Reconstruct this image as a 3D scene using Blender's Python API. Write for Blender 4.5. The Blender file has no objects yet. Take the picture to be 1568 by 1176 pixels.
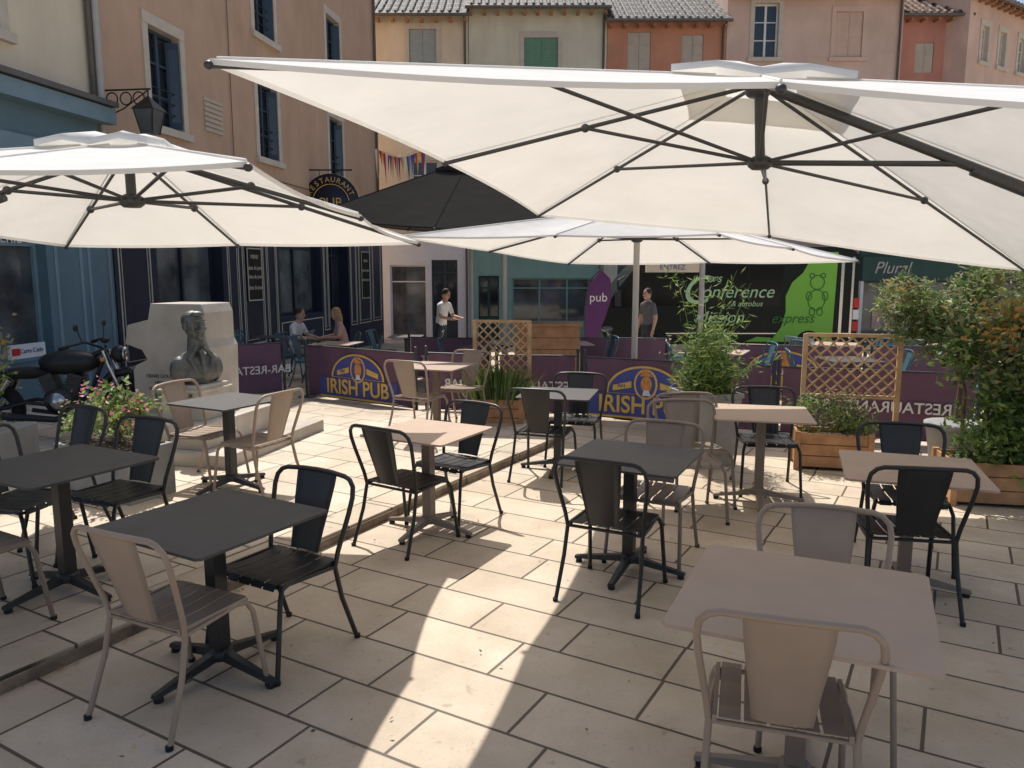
import bpy, math, random
from mathutils import Vector, Matrix, Quaternion
random.seed(7)
sc=bpy.context.scene
R=math.radians
# ------------------------------------------------------------------ materials
def nodemat(name):
    m=bpy.data.materials.new(name); m.use_nodes=True
    nt=m.node_tree; return m,nt,nt.nodes['Principled BSDF']
def mat(name,col,rough=.6,metal=0.,var=.12,scale=8.,bump=0.,spec=.4,bscale=None,streak=False):
    m,nt,p=nodemat(name)
    p.inputs['Roughness'].default_value=rough; p.inputs['Metallic'].default_value=metal
    p.inputs['Specular IOR Level'].default_value=spec
    tc=nt.nodes.new('ShaderNodeTexCoord')
    n=nt.nodes.new('ShaderNodeTexNoise'); n.inputs['Scale'].default_value=scale; n.inputs['Detail'].default_value=5
    nt.links.new(tc.outputs['Object'],n.inputs['Vector'])
    r=nt.nodes.new('ShaderNodeValToRGB')
    r.color_ramp.elements[0].position=.3; r.color_ramp.elements[1].position=.7
    r.color_ramp.elements[0].color=[max(0,c*(1-var)) for c in col]+[1]
    r.color_ramp.elements[1].color=[min(1,c*(1+var)) for c in col]+[1]
    nt.links.new(n.outputs['Fac'],r.inputs['Fac']); cout=r.outputs['Color']
    if streak:
        mp=nt.nodes.new('ShaderNodeMapping'); mp.inputs['Scale'].default_value=(1.2,1.2,.45)
        nt.links.new(tc.outputs['Object'],mp.inputs['Vector'])
        n4=nt.nodes.new('ShaderNodeTexNoise'); n4.inputs['Scale'].default_value=.9; n4.inputs['Detail'].default_value=9; n4.inputs['Roughness'].default_value=.65
        nt.links.new(mp.outputs[0],n4.inputs['Vector'])
        r4=nt.nodes.new('ShaderNodeValToRGB'); r4.color_ramp.elements[0].position=.34; r4.color_ramp.elements[1].position=.6
        r4.color_ramp.elements[0].color=(.86,.84,.82,1); r4.color_ramp.elements[1].color=(1,1,1,1)
        nt.links.new(n4.outputs['Fac'],r4.inputs['Fac'])
        x=nt.nodes.new('ShaderNodeMix'); x.data_type='RGBA'; x.blend_type='MULTIPLY'; x.inputs[0].default_value=1
        nt.links.new(cout,x.inputs[6]); nt.links.new(r4.outputs['Color'],x.inputs[7]); cout=x.outputs[2]
    nt.links.new(cout,p.inputs['Base Color'])
    if bump>0:
        n2=nt.nodes.new('ShaderNodeTexNoise'); n2.inputs['Scale'].default_value=bscale or scale*6; n2.inputs['Detail'].default_value=4
        nt.links.new(tc.outputs['Object'],n2.inputs['Vector'])
        b=nt.nodes.new('ShaderNodeBump'); b.inputs['Strength'].default_value=bump; b.inputs['Distance'].default_value=.01
        nt.links.new(n2.outputs['Fac'],b.inputs['Height']); nt.links.new(b.outputs['Normal'],p.inputs['Normal'])
    return m
def fabric(name,col,trans):
    m,nt,p=nodemat(name)
    out=nt.nodes['Material Output']; nt.nodes.remove(p)
    d=nt.nodes.new('ShaderNodeBsdfDiffuse'); t=nt.nodes.new('ShaderNodeBsdfTranslucent'); mx=nt.nodes.new('ShaderNodeMixShader')
    tc=nt.nodes.new('ShaderNodeTexCoord'); n=nt.nodes.new('ShaderNodeTexNoise'); n.inputs['Scale'].default_value=2.5; n.inputs['Detail'].default_value=6
    nt.links.new(tc.outputs['Object'],n.inputs['Vector'])
    r=nt.nodes.new('ShaderNodeValToRGB'); r.color_ramp.elements[0].position=.3; r.color_ramp.elements[1].position=.7
    r.color_ramp.elements[0].color=[c*.94 for c in col]+[1]; r.color_ramp.elements[1].color=list(col)+[1]
    nt.links.new(n.outputs['Fac'],r.inputs['Fac'])
    nt.links.new(r.outputs['Color'],d.inputs['Color'])
    w=nt.nodes.new('ShaderNodeMix'); w.data_type='RGBA'; w.blend_type='MULTIPLY'; w.inputs[0].default_value=1; w.inputs[7].default_value=(1,.975,.92,1)
    nt.links.new(r.outputs['Color'],w.inputs[6]); nt.links.new(w.outputs[2],t.inputs['Color'])
    n2=nt.nodes.new('ShaderNodeTexNoise'); n2.inputs['Scale'].default_value=3.5; n2.inputs['Detail'].default_value=2
    nt.links.new(tc.outputs['Object'],n2.inputs['Vector'])
    b=nt.nodes.new('ShaderNodeBump'); b.inputs['Strength'].default_value=.35; b.inputs['Distance'].default_value=.06
    nt.links.new(n2.outputs['Fac'],b.inputs['Height']); nt.links.new(b.outputs['Normal'],d.inputs['Normal']); nt.links.new(b.outputs['Normal'],t.inputs['Normal'])
    mx.inputs[0].default_value=trans
    nt.links.new(d.outputs[0],mx.inputs[1]); nt.links.new(t.outputs[0],mx.inputs[2]); nt.links.new(mx.outputs[0],out.inputs['Surface'])
    return m
PAVE_ROT=-30
def paving(name,bw,rh,c1,c2,mortar,rot=PAVE_ROT,ms=.009):
    m,nt,p=nodemat(name)
    tc=nt.nodes.new('ShaderNodeTexCoord'); mp=nt.nodes.new('ShaderNodeMapping')
    mp.inputs['Rotation'].default_value=(0,0,R(-rot))
    nt.links.new(tc.outputs['Object'],mp.inputs['Vector'])
    br=nt.nodes.new('ShaderNodeTexBrick'); br.offset=.43; br.squash=.72; br.squash_frequency=3
    br.inputs['Scale'].default_value=1; br.inputs['Brick Width'].default_value=bw; br.inputs['Row Height'].default_value=rh
    br.inputs['Mortar Size'].default_value=ms; br.inputs['Mortar Smooth'].default_value=.3; br.inputs['Bias'].default_value=0
    br.inputs['Color1'].default_value=list(c1)+[1]; br.inputs['Color2'].default_value=list(c2)+[1]; br.inputs['Mortar'].default_value=list(mortar)+[1]
    nt.links.new(mp.outputs[0],br.inputs['Vector'])
    def ramp(scale,det,p0,p1,c0,c1_,rough=.6):
        n=nt.nodes.new('ShaderNodeTexNoise'); n.inputs['Scale'].default_value=scale; n.inputs['Detail'].default_value=det; n.inputs['Roughness'].default_value=rough
        nt.links.new(tc.outputs['Object'],n.inputs['Vector'])
        r=nt.nodes.new('ShaderNodeValToRGB'); r.color_ramp.elements[0].position=p0; r.color_ramp.elements[1].position=p1
        r.color_ramp.elements[0].color=list(c0)+[1]; r.color_ramp.elements[1].color=list(c1_)+[1]
        nt.links.new(n.outputs['Fac'],r.inputs['Fac']); return r.outputs['Color']
    def mul(a,b):
        x=nt.nodes.new('ShaderNodeMix'); x.data_type='RGBA'; x.blend_type='MULTIPLY'; x.inputs[0].default_value=1
        nt.links.new(a,x.inputs[6]); nt.links.new(b,x.inputs[7]); return x.outputs[2]
    c=mul(br.outputs['Color'],ramp(2.2,9,.33,.68,(.78,.75,.70),(1,1,1),.65))
    c=mul(c,ramp(9,3,.22,.36,(.58,.54,.49),(1,1,1)))
    c=mul(c,ramp(.45,4,.38,.6,(.86,.84,.81),(1,1,1)))
    c=mul(c,ramp(60,2,.25,.4,(.78,.74,.68),(1,1,1)))
    nt.links.new(c,p.inputs['Base Color']); p.inputs['Roughness'].default_value=.6; p.inputs['Specular IOR Level'].default_value=.35
    n3=nt.nodes.new('ShaderNodeTexNoise'); n3.inputs['Scale'].default_value=40; n3.inputs['Detail'].default_value=4
    nt.links.new(tc.outputs['Object'],n3.inputs['Vector'])
    ma=nt.nodes.new('ShaderNodeMath'); ma.operation='MULTIPLY_ADD'; ma.inputs[1].default_value=-1.2
    nt.links.new(br.outputs['Fac'],ma.inputs[0]); nt.links.new(n3.outputs['Fac'],ma.inputs[2])
    b=nt.nodes.new('ShaderNodeBump'); b.inputs['Strength'].default_value=.4; b.inputs['Distance'].default_value=.008
    nt.links.new(ma.outputs[0],b.inputs['Height']); nt.links.new(b.outputs['Normal'],p.inputs['Normal'])
    return m
def tiles(name,c1,c2):
    m,nt,p=nodemat(name)
    tc=nt.nodes.new('ShaderNodeTexCoord')
    br=nt.nodes.new('ShaderNodeTexBrick'); br.inputs['Scale'].default_value=1; br.inputs['Brick Width'].default_value=.25; br.inputs['Row Height'].default_value=.3
    br.inputs['Mortar Size'].default_value=.03; br.inputs['Color1'].default_value=list(c1)+[1]; br.inputs['Color2'].default_value=list(c2)+[1]; br.inputs['Mortar'].default_value=(.02,.02,.02,1)
    nt.links.new(tc.outputs['Object'],br.inputs['Vector']); nt.links.new(br.outputs['Color'],p.inputs['Base Color']); p.inputs['Roughness'].default_value=.8
    b=nt.nodes.new('ShaderNodeBump'); b.inputs['Distance'].default_value=.03; b.invert=True
    nt.links.new(br.outputs['Fac'],b.inputs['Height']); nt.links.new(b.outputs['Normal'],p.inputs['Normal'])
    return m
M={}
M['pave']=paving('limestone_paving',.74,.36,(.72,.61,.485),(.60,.505,.395),(.13,.105,.08))
M['pave2']=paving('limestone_paving_upper',.60,.42,(.74,.635,.515),(.65,.555,.445),(.15,.12,.09))
M['kerbs']=paving('kerb_stone_band',1.0,.5,(.68,.585,.47),(.58,.49,.39),(.12,.10,.075))
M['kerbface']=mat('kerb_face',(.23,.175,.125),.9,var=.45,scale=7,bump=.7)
M['stone']=mat('monument_stone',(.54,.485,.41),.85,var=.16,scale=3,bump=.5,streak=True)
M['stone2']=mat('window_stone',(.62,.55,.45),.85,var=.1,scale=3,bump=.2)
M['bronze']=mat('bronze_patina',(.135,.138,.125),.5,.35,.4,10,spec=.5)
M['letter']=mat('inscription_paint',(.10,.09,.08),.7)
M['blk']=mat('black_metal',(.020,.021,.023),.40,.0,.15,10,spec=.45)
M['char']=mat('charcoal_metal',(.048,.05,.053),.45,.0,.1,10,spec=.5)
M['taupe']=mat('taupe_metal',(.34,.26,.20),.42,0,.05,8,spec=.4)
M['taupe2']=mat('taupe_dark_metal',(.23,.18,.145),.42,0,.05,8,spec=.4)
M['ttop_d']=mat('table_top_dark',(.065,.064,.064),.5,0,.16,5,bump=.08,spec=.35,bscale=120)
M['ttop_b']=mat('table_top_taupe',(.44,.33,.255),.55,0,.06,4,bump=.05,spec=.25,bscale=120)
M['teal']=mat('teal_metal',(.05,.12,.16),.4,0,.1,8)
M['canvas']=fabric('parasol_canvas',(.93,.925,.905),.33)
M['canvasd']=fabric('parasol_canvas_dark',(.05,.046,.045),.25)
M['pole_l']=mat('pole_light',(.50,.48,.44),.5,.1,.05,6)
M['gutter']=mat('gutter_grey',(.15,.14,.13),.5,.2,.1,6)
M['navy']=mat('navy_paint',(.018,.022,.045),.4,0,.15,5)
M['gold']=mat('gold_line',(.60,.56,.44),.5,0,.05,5)
M['goldy']=mat('golden_yellow',(.80,.52,.12),.5,0,.08,9)
M['tan']=mat('tan_render',(.60,.41,.285),.9,0,.06,.9,bump=.25,bscale=50,streak=True)
M['cream']=mat('cream_render',(.78,.68,.51),.9,0,.08,.8,bump=.25,bscale=50,streak=True)
M['cream2']=mat('pale_green_cream_render',(.74,.70,.54),.9,0,.08,.8,bump=.25,bscale=50,streak=True)
M['orange']=mat('orange_render',(.64,.30,.19),.9,0,.1,.8,bump=.25,bscale=50,streak=True)
M['pink']=mat('pink_render',(.74,.53,.43),.9,0,.1,.8,bump=.25,bscale=50,streak=True)
M['red']=mat('red_render',(.60,.28,.21),.9,0,.1,.8,bump=.25,bscale=50,streak=True)
M['tealw']=mat('teal_shop_paint',(.13,.21,.25),.55,0,.1,2)
M['tealw2']=mat('teal_shop_paint_light',(.22,.32,.37),.55,0,.1,2)
M['mint']=mat('mint_shop_paint',(.28,.44,.35),.55,0,.1,2)
M['dgreen']=mat('dark_green_fascia',(.025,.075,.06),.5,0,.1,2)
M['white']=mat('white_paint',(.80,.79,.77),.5,0,.04,4)
M['glass']=mat('window_glass',(.02,.026,.032),.06,0,.5,.6,spec=.8)
M['glassl']=mat('shop_glass',(.10,.11,.11),.06,0,.8,1.2,spec=.8)
M['bluef']=mat('blue_window_frame',(.045,.075,.115),.5,0,.05,4)
M['shutb']=mat('blue_grey_shutter',(.36,.42,.42),.7,0,.08,4)
M['shutg']=mat('green_shutter',(.17,.32,.22),.7,0,.08,4)
M['shutk']=mat('beige_shutter',(.55,.48,.39),.7,0,.08,4)
M['roof']=tiles('slate_roof',(.16,.15,.14),(.24,.22,.20))
M['roofr']=tiles('clay_roof',(.30,.17,.11),(.22,.13,.09))
M['purple']=mat('purple_mesh',(.16,.085,.13),.7,0,.1,3,bump=.1)
M['bblue']=mat('banner_blue',(.08,.095,.33),.6,0,.08,4)
M['orangeb']=mat('banner_orange',(.70,.30,.08),.6,0,.2,20)
M['wood']=mat('planter_wood',(.42,.225,.11),.7,0,.25,7,bump=.3)
M['wood2']=mat('lattice_wood',(.52,.345,.19),.75,0,.2,7,bump=.2)
M['potg']=mat('grey_pot',(.27,.275,.27),.6,0,.15,4)
M['soil']=mat('soil',(.05,.035,.025),.95,0,.3,20)
def leafmat(name,col):
    m=mat(name,col,.5,0,.25,6); nt=m.node_tree; p=nt.nodes['Principled BSDF']; out=nt.nodes['Material Output']
    t=nt.nodes.new('ShaderNodeBsdfTranslucent'); t.inputs['Color'].default_value=[min(1,c*2.0) for c in col]+[1]
    mx=nt.nodes.new('ShaderNodeMixShader'); mx.inputs[0].default_value=.30
    nt.links.new(p.outputs[0],mx.inputs[1]); nt.links.new(t.outputs[0],mx.inputs[2]); nt.links.new(mx.outputs[0],out.inputs['Surface']); return m
M['lf1']=leafmat('leaf_mid',(.10,.165,.04)); M['lf2']=leafmat('leaf_light',(.22,.29,.08)); M['lf3']=leafmat('leaf_dark',(.04,.08,.025))
M['lfo']=leafmat('leaf_olive',(.22,.22,.115)); M['lfr']=leafmat('leaf_amber',(.42,.22,.06)); M['flower']=leafmat('flower_pink',(.75,.16,.26))
M['bark']=mat('bark',(.14,.10,.07),.9,0,.3,12)
M['rubber']=mat('tyre_rubber',(.018,.018,.018),.8,0,.2,10)
M['chrome']=mat('chrome',(.55,.55,.55),.18,1.,.05,10)
M['busb']=mat('coach_black',(.010,.015,.013),.3,0,.1,2,spec=.2)
M['busg']=mat('coach_glass',(.008,.010,.010),.12,0,.1,2,spec=.25)
M['lime']=mat('coach_lime',(.20,.50,.06),.35,0,.04,2,spec=.3)
M['limed']=mat('coach_line_green',(.03,.16,.03),.4,0,.04,2)
M['txtg']=mat('coach_letter_green',(.42,.66,.38),.5,0,.03,3)
M['redl']=mat('red_lamp',(.55,.02,.02),.25,0,.05,3)
M['skin']=mat('skin',(.55,.33,.23),.55,0,.06,10)
M['hairb']=mat('hair_brown',(.05,.032,.02),.7,0,.2,30)
M['hairl']=mat('hair_blond',(.42,.27,.13),.7,0,.2,30)
M['shirtw']=mat('shirt_white',(.78,.78,.76),.8,0,.05,8)
M['shirtd']=mat('shirt_dark',(.03,.03,.035),.8,0,.05,8)
M['shirtg']=mat('shirt_grey',(.13,.13,.14),.8,0,.05,8)
M['shirtp']=mat('shirt_rose',(.62,.38,.34),.8,0,.05,8)
M['jeans']=mat('trousers',(.03,.035,.05),.8,0,.1,8)
M['beigep']=mat('trousers_beige',(.42,.35,.26),.8,0,.1,8)
M['shoe']=mat('shoe',(.03,.025,.02),.6,0,.1,8)
M['fpur']=mat('flag_purple',(.12,.035,.14),.7,0,.1,3)
M['interior']=mat('interior_dark',(.02,.018,.016),.9,0,.3,3)
# ------------------------------------------------------------------ mesh builder
class B:
    def __init__(s): s.v=[];s.f=[];s.mi=[];s.sm=[];s.mats=[];s.M=Matrix()
    def idx(s,k):
        if k not in s.mats: s.mats.append(k)
        return s.mats.index(k)
    def add(s,vs,fs,k,smooth=False,M_=None):
        T=s.M@M_ if M_ is not None else s.M
        o=len(s.v); i=s.idx(k)
        s.v+= [tuple(T@Vector(v)) for v in vs]
        for f in fs: s.f.append([o+a for a in f]); s.mi.append(i); s.sm.append(smooth)
    def box(s,x0,x1,y0,y1,z0,z1,k,M_=None):
        vs=[(x,y,z) for z in (z0,z1) for y in (y0,y1) for x in (x0,x1)]
        s.add(vs,[(0,2,3,1),(4,5,7,6),(0,1,5,4),(2,6,7,3),(0,4,6,2),(1,3,7,5)],k,False,M_)
    def cbox(s,c,d,k,rz=0,rx=0,ry=0):
        T=Matrix.Translation(c)@Matrix.Rotation(rz,4,'Z')@Matrix.Rotation(ry,4,'Y')@Matrix.Rotation(rx,4,'X')
        s.box(-d[0]/2,d[0]/2,-d[1]/2,d[1]/2,-d[2]/2,d[2]/2,k,T)
    def tube(s,pts,r,k,n=8,sm=True,flat=1.0):
        pts=[Vector(p) for p in pts]; m=len(pts)
        rs=r if isinstance(r,(list,tuple)) else [r]*m
        vs=[];up=None
        for i,p in enumerate(pts):
            a=pts[max(0,i-1)];b=pts[min(m-1,i+1)]; t=(b-a)
            if t.length<1e-9: t=Vector((0,0,1))
            t.normalize()
            if up is None:
                ref=Vector((0,0,1)) if abs(t.z)<.9 else Vector((0,1,0))
                up=(ref-t*ref.dot(t)).normalized()
            else:
                up=(up-t*up.dot(t)); up=up.normalized() if up.length>1e-6 else t.orthogonal().normalized()
            sd=t.cross(up)
            for j in range(n):
                an=2*math.pi*j/n
                vs.append(p+up*math.cos(an)*rs[i]+sd*math.sin(an)*rs[i]*flat)
        fs=[(i*n+j,i*n+(j+1)%n,(i+1)*n+(j+1)%n,(i+1)*n+j) for i in range(m-1) for j in range(n)]
        s.add(vs,fs,k,sm)
        s.add(vs[:n],[tuple(range(n))[::-1]],k); s.add(vs[-n:],[tuple(range(n))],k)
    def lathe(s,c,prof,k,n=24,M_=None,sm=True):
        vs=[];m=len(prof)
        for r,z in prof:
            for j in range(n):
                a=2*math.pi*j/n; vs.append((c[0]+r*math.cos(a),c[1]+r*math.sin(a),c[2]+z))
        fs=[(i*n+j,i*n+(j+1)%n,(i+1)*n+(j+1)%n,(i+1)*n+j) for i in range(m-1) for j in range(n)]
        fs+=[tuple(range(n))[::-1],tuple(range((m-1)*n,m*n))]
        s.add(vs,fs,k,sm,M_)
    def ell(s,c,r,k,M_=None,n=16,h=10):
        T=Matrix.Translation(c)@(M_ if M_ is not None else Matrix())
        prof=[(math.sin(math.pi*i/h),-math.cos(math.pi*i/h)) for i in range(h+1)]
        vs=[];
        for a,z in prof:
            for j in range(n):
                t=2*math.pi*j/n; vs.append((max(a,.001)*math.cos(t)*r[0],max(a,.001)*math.sin(t)*r[1],z*r[2]))
        fs=[(i*n+j,i*n+(j+1)%n,(i+1)*n+(j+1)%n,(i+1)*n+j) for i in range(h) for j in range(n)]
        s.add(vs,fs,k,True,T)
    def torus(s,c,R_,r,k,M_=None,n=28,m=10):
        T=Matrix.Translation(c)@(M_ if M_ is not None else Matrix())
        vs=[((R_+r*math.cos(b))*math.cos(a),(R_+r*math.cos(b))*math.sin(a),r*math.sin(b)) for a in [2*math.pi*i/n for i in range(n)] for b in [2*math.pi*j/m for j in range(m)]]
        fs=[(i*m+j,((i+1)%n)*m+j,((i+1)%n)*m+(j+1)%m,i*m+(j+1)%m) for i in range(n) for j in range(m)]
        s.add(vs,fs,k,True,T)
    def extr(s,poly,y0,y1,k,M_=None):
        n=len(poly)
        vs=[(x,y0,z) for x,z in poly]+[(x,y1,z) for x,z in poly]
        fs=[tuple(range(n)),tuple(range(2*n-1,n-1,-1))]+[(i,i+n,(i+1)%n+n,(i+1)%n) for i in range(n)]
        s.add(vs,fs,k,False,M_)
    def mesh(s,name):
        me=bpy.data.meshes.new(name); me.from_pydata(s.v,[],s.f)
        for k in s.mats: me.materials.append(M[k])
        me.polygons.foreach_set('material_index',s.mi); me.polygons.foreach_set('use_smooth',s.sm); me.update()
        return me
    def obj(s,name,loc=(0,0,0),rz=0,bevel=0):
        o=bpy.data.objects.new(name,s.mesh(name)); sc.collection.objects.link(o); o.location=loc; o.rotation_euler=(0,0,rz)
        if bevel:
            bm=o.modifiers.new('bevel','BEVEL'); bm.width=bevel; bm.segments=2; bm.limit_method='ANGLE'; bm.angle_limit=R(50)
        return o
def inst(name,me,loc,rz,bevel=0):
    o=bpy.data.objects.new(name,me); sc.collection.objects.link(o); o.location=loc; o.rotation_euler=(0,0,rz)
    if bevel:
        bm=o.modifiers.new('bevel','BEVEL'); bm.width=bevel; bm.segments=2; bm.limit_method='ANGLE'; bm.angle_limit=R(50)
    return o
def text(name,body,parent,loc,size,k,rot=(R(90),0,0),align='CENTER',extr=.002,sx=1,shear=0,bold=0):
    c=bpy.data.curves.new(name,'FONT'); c.body=body; c.size=size; c.align_x=align; c.align_y='CENTER'; c.extrude=extr; c.shear=shear; c.offset=bold
    c.materials.append(M[k]); o=bpy.data.objects.new(name,c); sc.collection.objects.link(o)
    o.location=loc; o.rotation_euler=rot; o.scale=(sx,1,1); o.parent=parent
    return o
def gz(y): return -.04*max(0,min(y,30)-11)
UP=.075
# ------------------------------------------------------------------ ground
b=B()
ys=[-60,-5,0,5,11,15,20,25,30,60,600]
vs=[];fs=[]
for i,y in enumerate(ys):
    for x in (-600,-20,0,20,600): vs.append((x,y,gz(y)))
for i in range(len(ys)-1):
    for j in range(4): a=i*5+j; fs.append((a,a+1,a+6,a+5))
b.add(vs,fs,'pave'); b.obj('ground')
kd=Vector((.482,.876,0)).normalized(); kn=Vector((-kd.y,kd.x,0)); k0=Vector((-2.3,3.23,0))
s0=k0-kd*7; s1=k0+kd*5.9
b=B()
i0=s0+kn*.30;i1=s1+kn*.30
b.add([(i0.x,i0.y,UP),(i1.x,i1.y,UP),(-.5,9.85,UP),(-9,10.6,UP),(-9,i0.y,UP)],[(0,1,2,3,4)],'pave2')
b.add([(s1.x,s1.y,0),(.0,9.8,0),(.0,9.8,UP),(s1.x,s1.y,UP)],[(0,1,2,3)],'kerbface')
b.add([(i1.x,i1.y,UP),(s1.x,s1.y,UP),(0,9.8,UP),(-.5,9.85,UP)],[(0,1,2,3)],'pave2')
b.obj('raised_pavement')
b=B()
nn=13; L=(s1-s0).length
T=Matrix.Translation(s0)@Matrix.Rotation(math.atan2(kd.y,kd.x),4,'Z')
for i in range(nn):
    x0=L*i/nn+.006; x1=L*(i+1)/nn-.006; j=random.uniform(-.004,.004)
    b.box(x0,x1,0+j,.285,-.1,UP+.004+random.uniform(0,.003),'kerbs',T)
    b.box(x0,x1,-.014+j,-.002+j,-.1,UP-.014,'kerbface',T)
b.obj('kerb',bevel=.006)
# ------------------------------------------------------------------ chair / table
def chair_mesh(k,name):
    b=B(); r=.0125
    pts=[(.245,-.29,0),(.232,-.20,.25),(.225,-.165,.42),(.235,-.18,.50),(.262,-.235,.68),(.270,-.258,.76),(.262,-.272,.81),(.235,-.281,.84),(.20,-.285,.852)]
    full=pts+[(.1,-.30,.857),(0,-.305,.858),(-.1,-.30,.857)]+[(-p[0],p[1],p[2]) for p in reversed(pts)]
    b.tube(full,r,k,8)
    for sx in (1,-1):
        b.tube([(sx*.20,.10,.435),(sx*.215,.175,.425),(sx*.228,.20,.38),(sx*.245,.255,0)],r,k,8)
        b.tube([(sx*.225,-.165,.42),(sx*.22,0,.428),(sx*.205,.15,.43)],.010,k,6)
        for y,z in ((-.29,0),(.255,0)): b.tube([(sx*.245,y,0),(sx*.245,y,.02)],.016,'rubber',8)
    b.tube([(-.2,.17,.425),(0,.185,.425),(.2,.17,.425)],.010,k,6)
    b.tube([(-.225,-.165,.42),(.225,-.165,.42)],.010,k,6)
    n=5; W=.40
    for i in range(n):
        x0=-W/2+W*i/n+.005; x1=-W/2+W*(i+1)/n-.005
        prof=[(-.19,.452),(-.1,.443),(.05,.444),(.15,.452),(.19,.448),(.208,.425)]
        vs=[];fs=[]
        for y,z in prof: vs+=[(x0,y,z),(x1,y,z),(x0,y,z-.005),(x1,y,z-.005)]
        for a in range(len(prof)-1):
            q=a*4; fs+=[(q,q+1,q+5,q+4),(q+2,q+6,q+7,q+3),(q,q+4,q+6,q+2),(q+1,q+3,q+7,q+5)]
        fs+=[(0,2,3,1),(len(vs)-4,len(vs)-3,len(vs)-1,len(vs)-2)]
        b.add(vs,fs,k)
    for sx in (1,-1): b.box(min(sx*.2,sx*.215),max(sx*.2,sx*.215),-.18,.18,.428,.45,k)
    rows=[(.858,-.300,.135),(.80,-.285,.132),(.70,-.255,.122),(.58,-.22,.106),(.46,-.185,.094)]
    vs=[];fs=[];m=7
    for d in (0,.004):
        for z,y,w in rows:
            for j in range(m):
                u=-1+2*j/(m-1); vs.append((u*w,y-.012*(1-u*u)*1.0+d,z))
    nr=len(rows)
    for i in range(nr-1):
        for j in range(m-1):
            a=i*m+j; fs.append((a,a+1,a+m+1,a+m)); c=a+nr*m; fs.append((c,c+m,c+m+1,c+1))
    for i in range(nr-1):
        for j in (0,m-1):
            a=i*m+j; c=a+nr*m; fs.append((a,a+m,c+m,c))
    b.add(vs,fs,k,True)
    return b.mesh(name)
CH={k:chair_mesh(k,'bistro_chair_'+k) for k in ('blk','taupe','taupe2','teal','char')}
def table_mesh(kt,kb,S,name):
    b=B(); h=S/2; c=.02
    out=[(h-c,-h),(h,-h+c),(h,h-c),(h-c,h),(-h+c,h),(-h,h-c),(-h,-h+c),(-h+c,-h)]
    n=8; vs=[(x,y,.728) for x,y in out]+[(x,y,.742) for x,y in out]
    b.add(vs,[tuple(range(n))[::-1],tuple(range(n,2*n))]+[(i,(i+1)%n,(i+1)%n+n,i+n) for i in range(n)],kt)
    b.box(-.035,.035,-.035,.035,.09,.70,kb)
    b.box(-.17,.17,-.025,.025,.70,.727,kb); b.box(-.025,.025,-.17,.17,.698,.7265,kb)
    b.lathe((0,0,0),[(.06,.06),(.06,.10),(.045,.115)],kb,16)
    for i in range(4):
        T=Matrix.Rotation(i*math.pi/2,4,'Z')
        vs=[(.03,-.028,.06),(.03,.028,.06),(.03,.022,.105),(.03,-.022,.105),(.36,-.02,.022),(.36,.02,.022),(.36,.014,.042),(.36,-.014,.042)]
        b.add(vs,[(0,1,2,3),(4,7,6,5),(0,4,5,1),(3,2,6,7),(0,3,7,4),(1,5,6,2)],kb,False,T)
        b.lathe((.335,0,0),[(.022,0),(.02,.024)],'rubber',10,T)
    return b.mesh(name)
TD=table_mesh('ttop_d','blk',.75,'table_dark'); TB=table_mesh('ttop_b','taupe2',.75,'table_taupe')
TB2=table_mesh('ttop_b','taupe2',.82,'table_taupe_large'); TDs=table_mesh('ttop_d','char',.68,'table_dark_small'); TBs=table_mesh('ttop_b','taupe2',.70,'table_taupe_small')
a0=-28
for me,x,y,z,r in [(TD,-1.39,3.45,0,-30),(TD,-2.53,4.19,UP,a0),(TDs,-2.36,6.31,UP,a0),(TBs,-.607,5.44,0,a0),(TD,.74,4.68,0,-26),
                 (TB,2.03,6.16,0,-14),(TDs,.437,7.18,0,-14),(TBs,-.86,8.7,UP,-20),(TB,2.33,4.38,0,-20),(TB2,1.03,2.58,0,-25)]:
    inst('bistro_table',me,(x,y,z),R(r),.002)
for k,x,y,z,r in [('taupe',-1.45,3.18,0,-26),('blk',-1.16,3.64,0,150),('blk',-2.48,4.67,UP,156),('blk',-3.15,5.1,UP,150),('taupe2',-2.74,3.72,UP,-30),('blk',-2.95,4.5,UP,-100),
    ('taupe',-2.64,6.48,UP,-108),('taupe',-2.08,6.15,UP,66),('blk',-.73,5.22,0,-34),('blk',-.45,5.73,0,146),
    ('blk',.60,4.36,0,-27),('taupe2',.93,4.93,0,155),('taupe2',1.50,6.15,0,-172),('blk',2.2,6.5,0,172),('taupe2',1.36,5.80,0,-178),
    ('blk',.30,6.92,0,-20),('blk',.62,7.45,0,165),('taupe',-1.02,8.4,UP,-28),('taupe',-.62,9.0,UP,150),
    ('blk',2.22,4.22,0,-10),('blk',2.56,4.85,0,165),('taupe',.91,2.44,0,-17),('taupe',1.28,2.98,0,163)]:
    inst('bistro_chair',CH[k],(x,y,z),R(r))
rnd=random.Random(3)
for x,y in [(-5.6,13.5),(-4.9,15.8),(-3.0,13.2),(-2.2,16.0),(-.4,12.2),(1.0,13.2),(3.0,11.0),(3.9,12.4),(5.2,11.9),(5.5,13.0),(2.6,14.5),(7.2,12.5),(4.4,10.0),(6.4,9.6)]:
    inst('terrace_table',TDs if rnd.random()<.6 else TBs,(x,y,gz(y)),R(rnd.uniform(-30,10)))
    for s in (-1,1):
        inst('terrace_chair',CH['teal'],(x+s*.48,y+rnd.uniform(-.1,.1),gz(y)),R(90*s+rnd.uniform(-15,15)))
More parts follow.
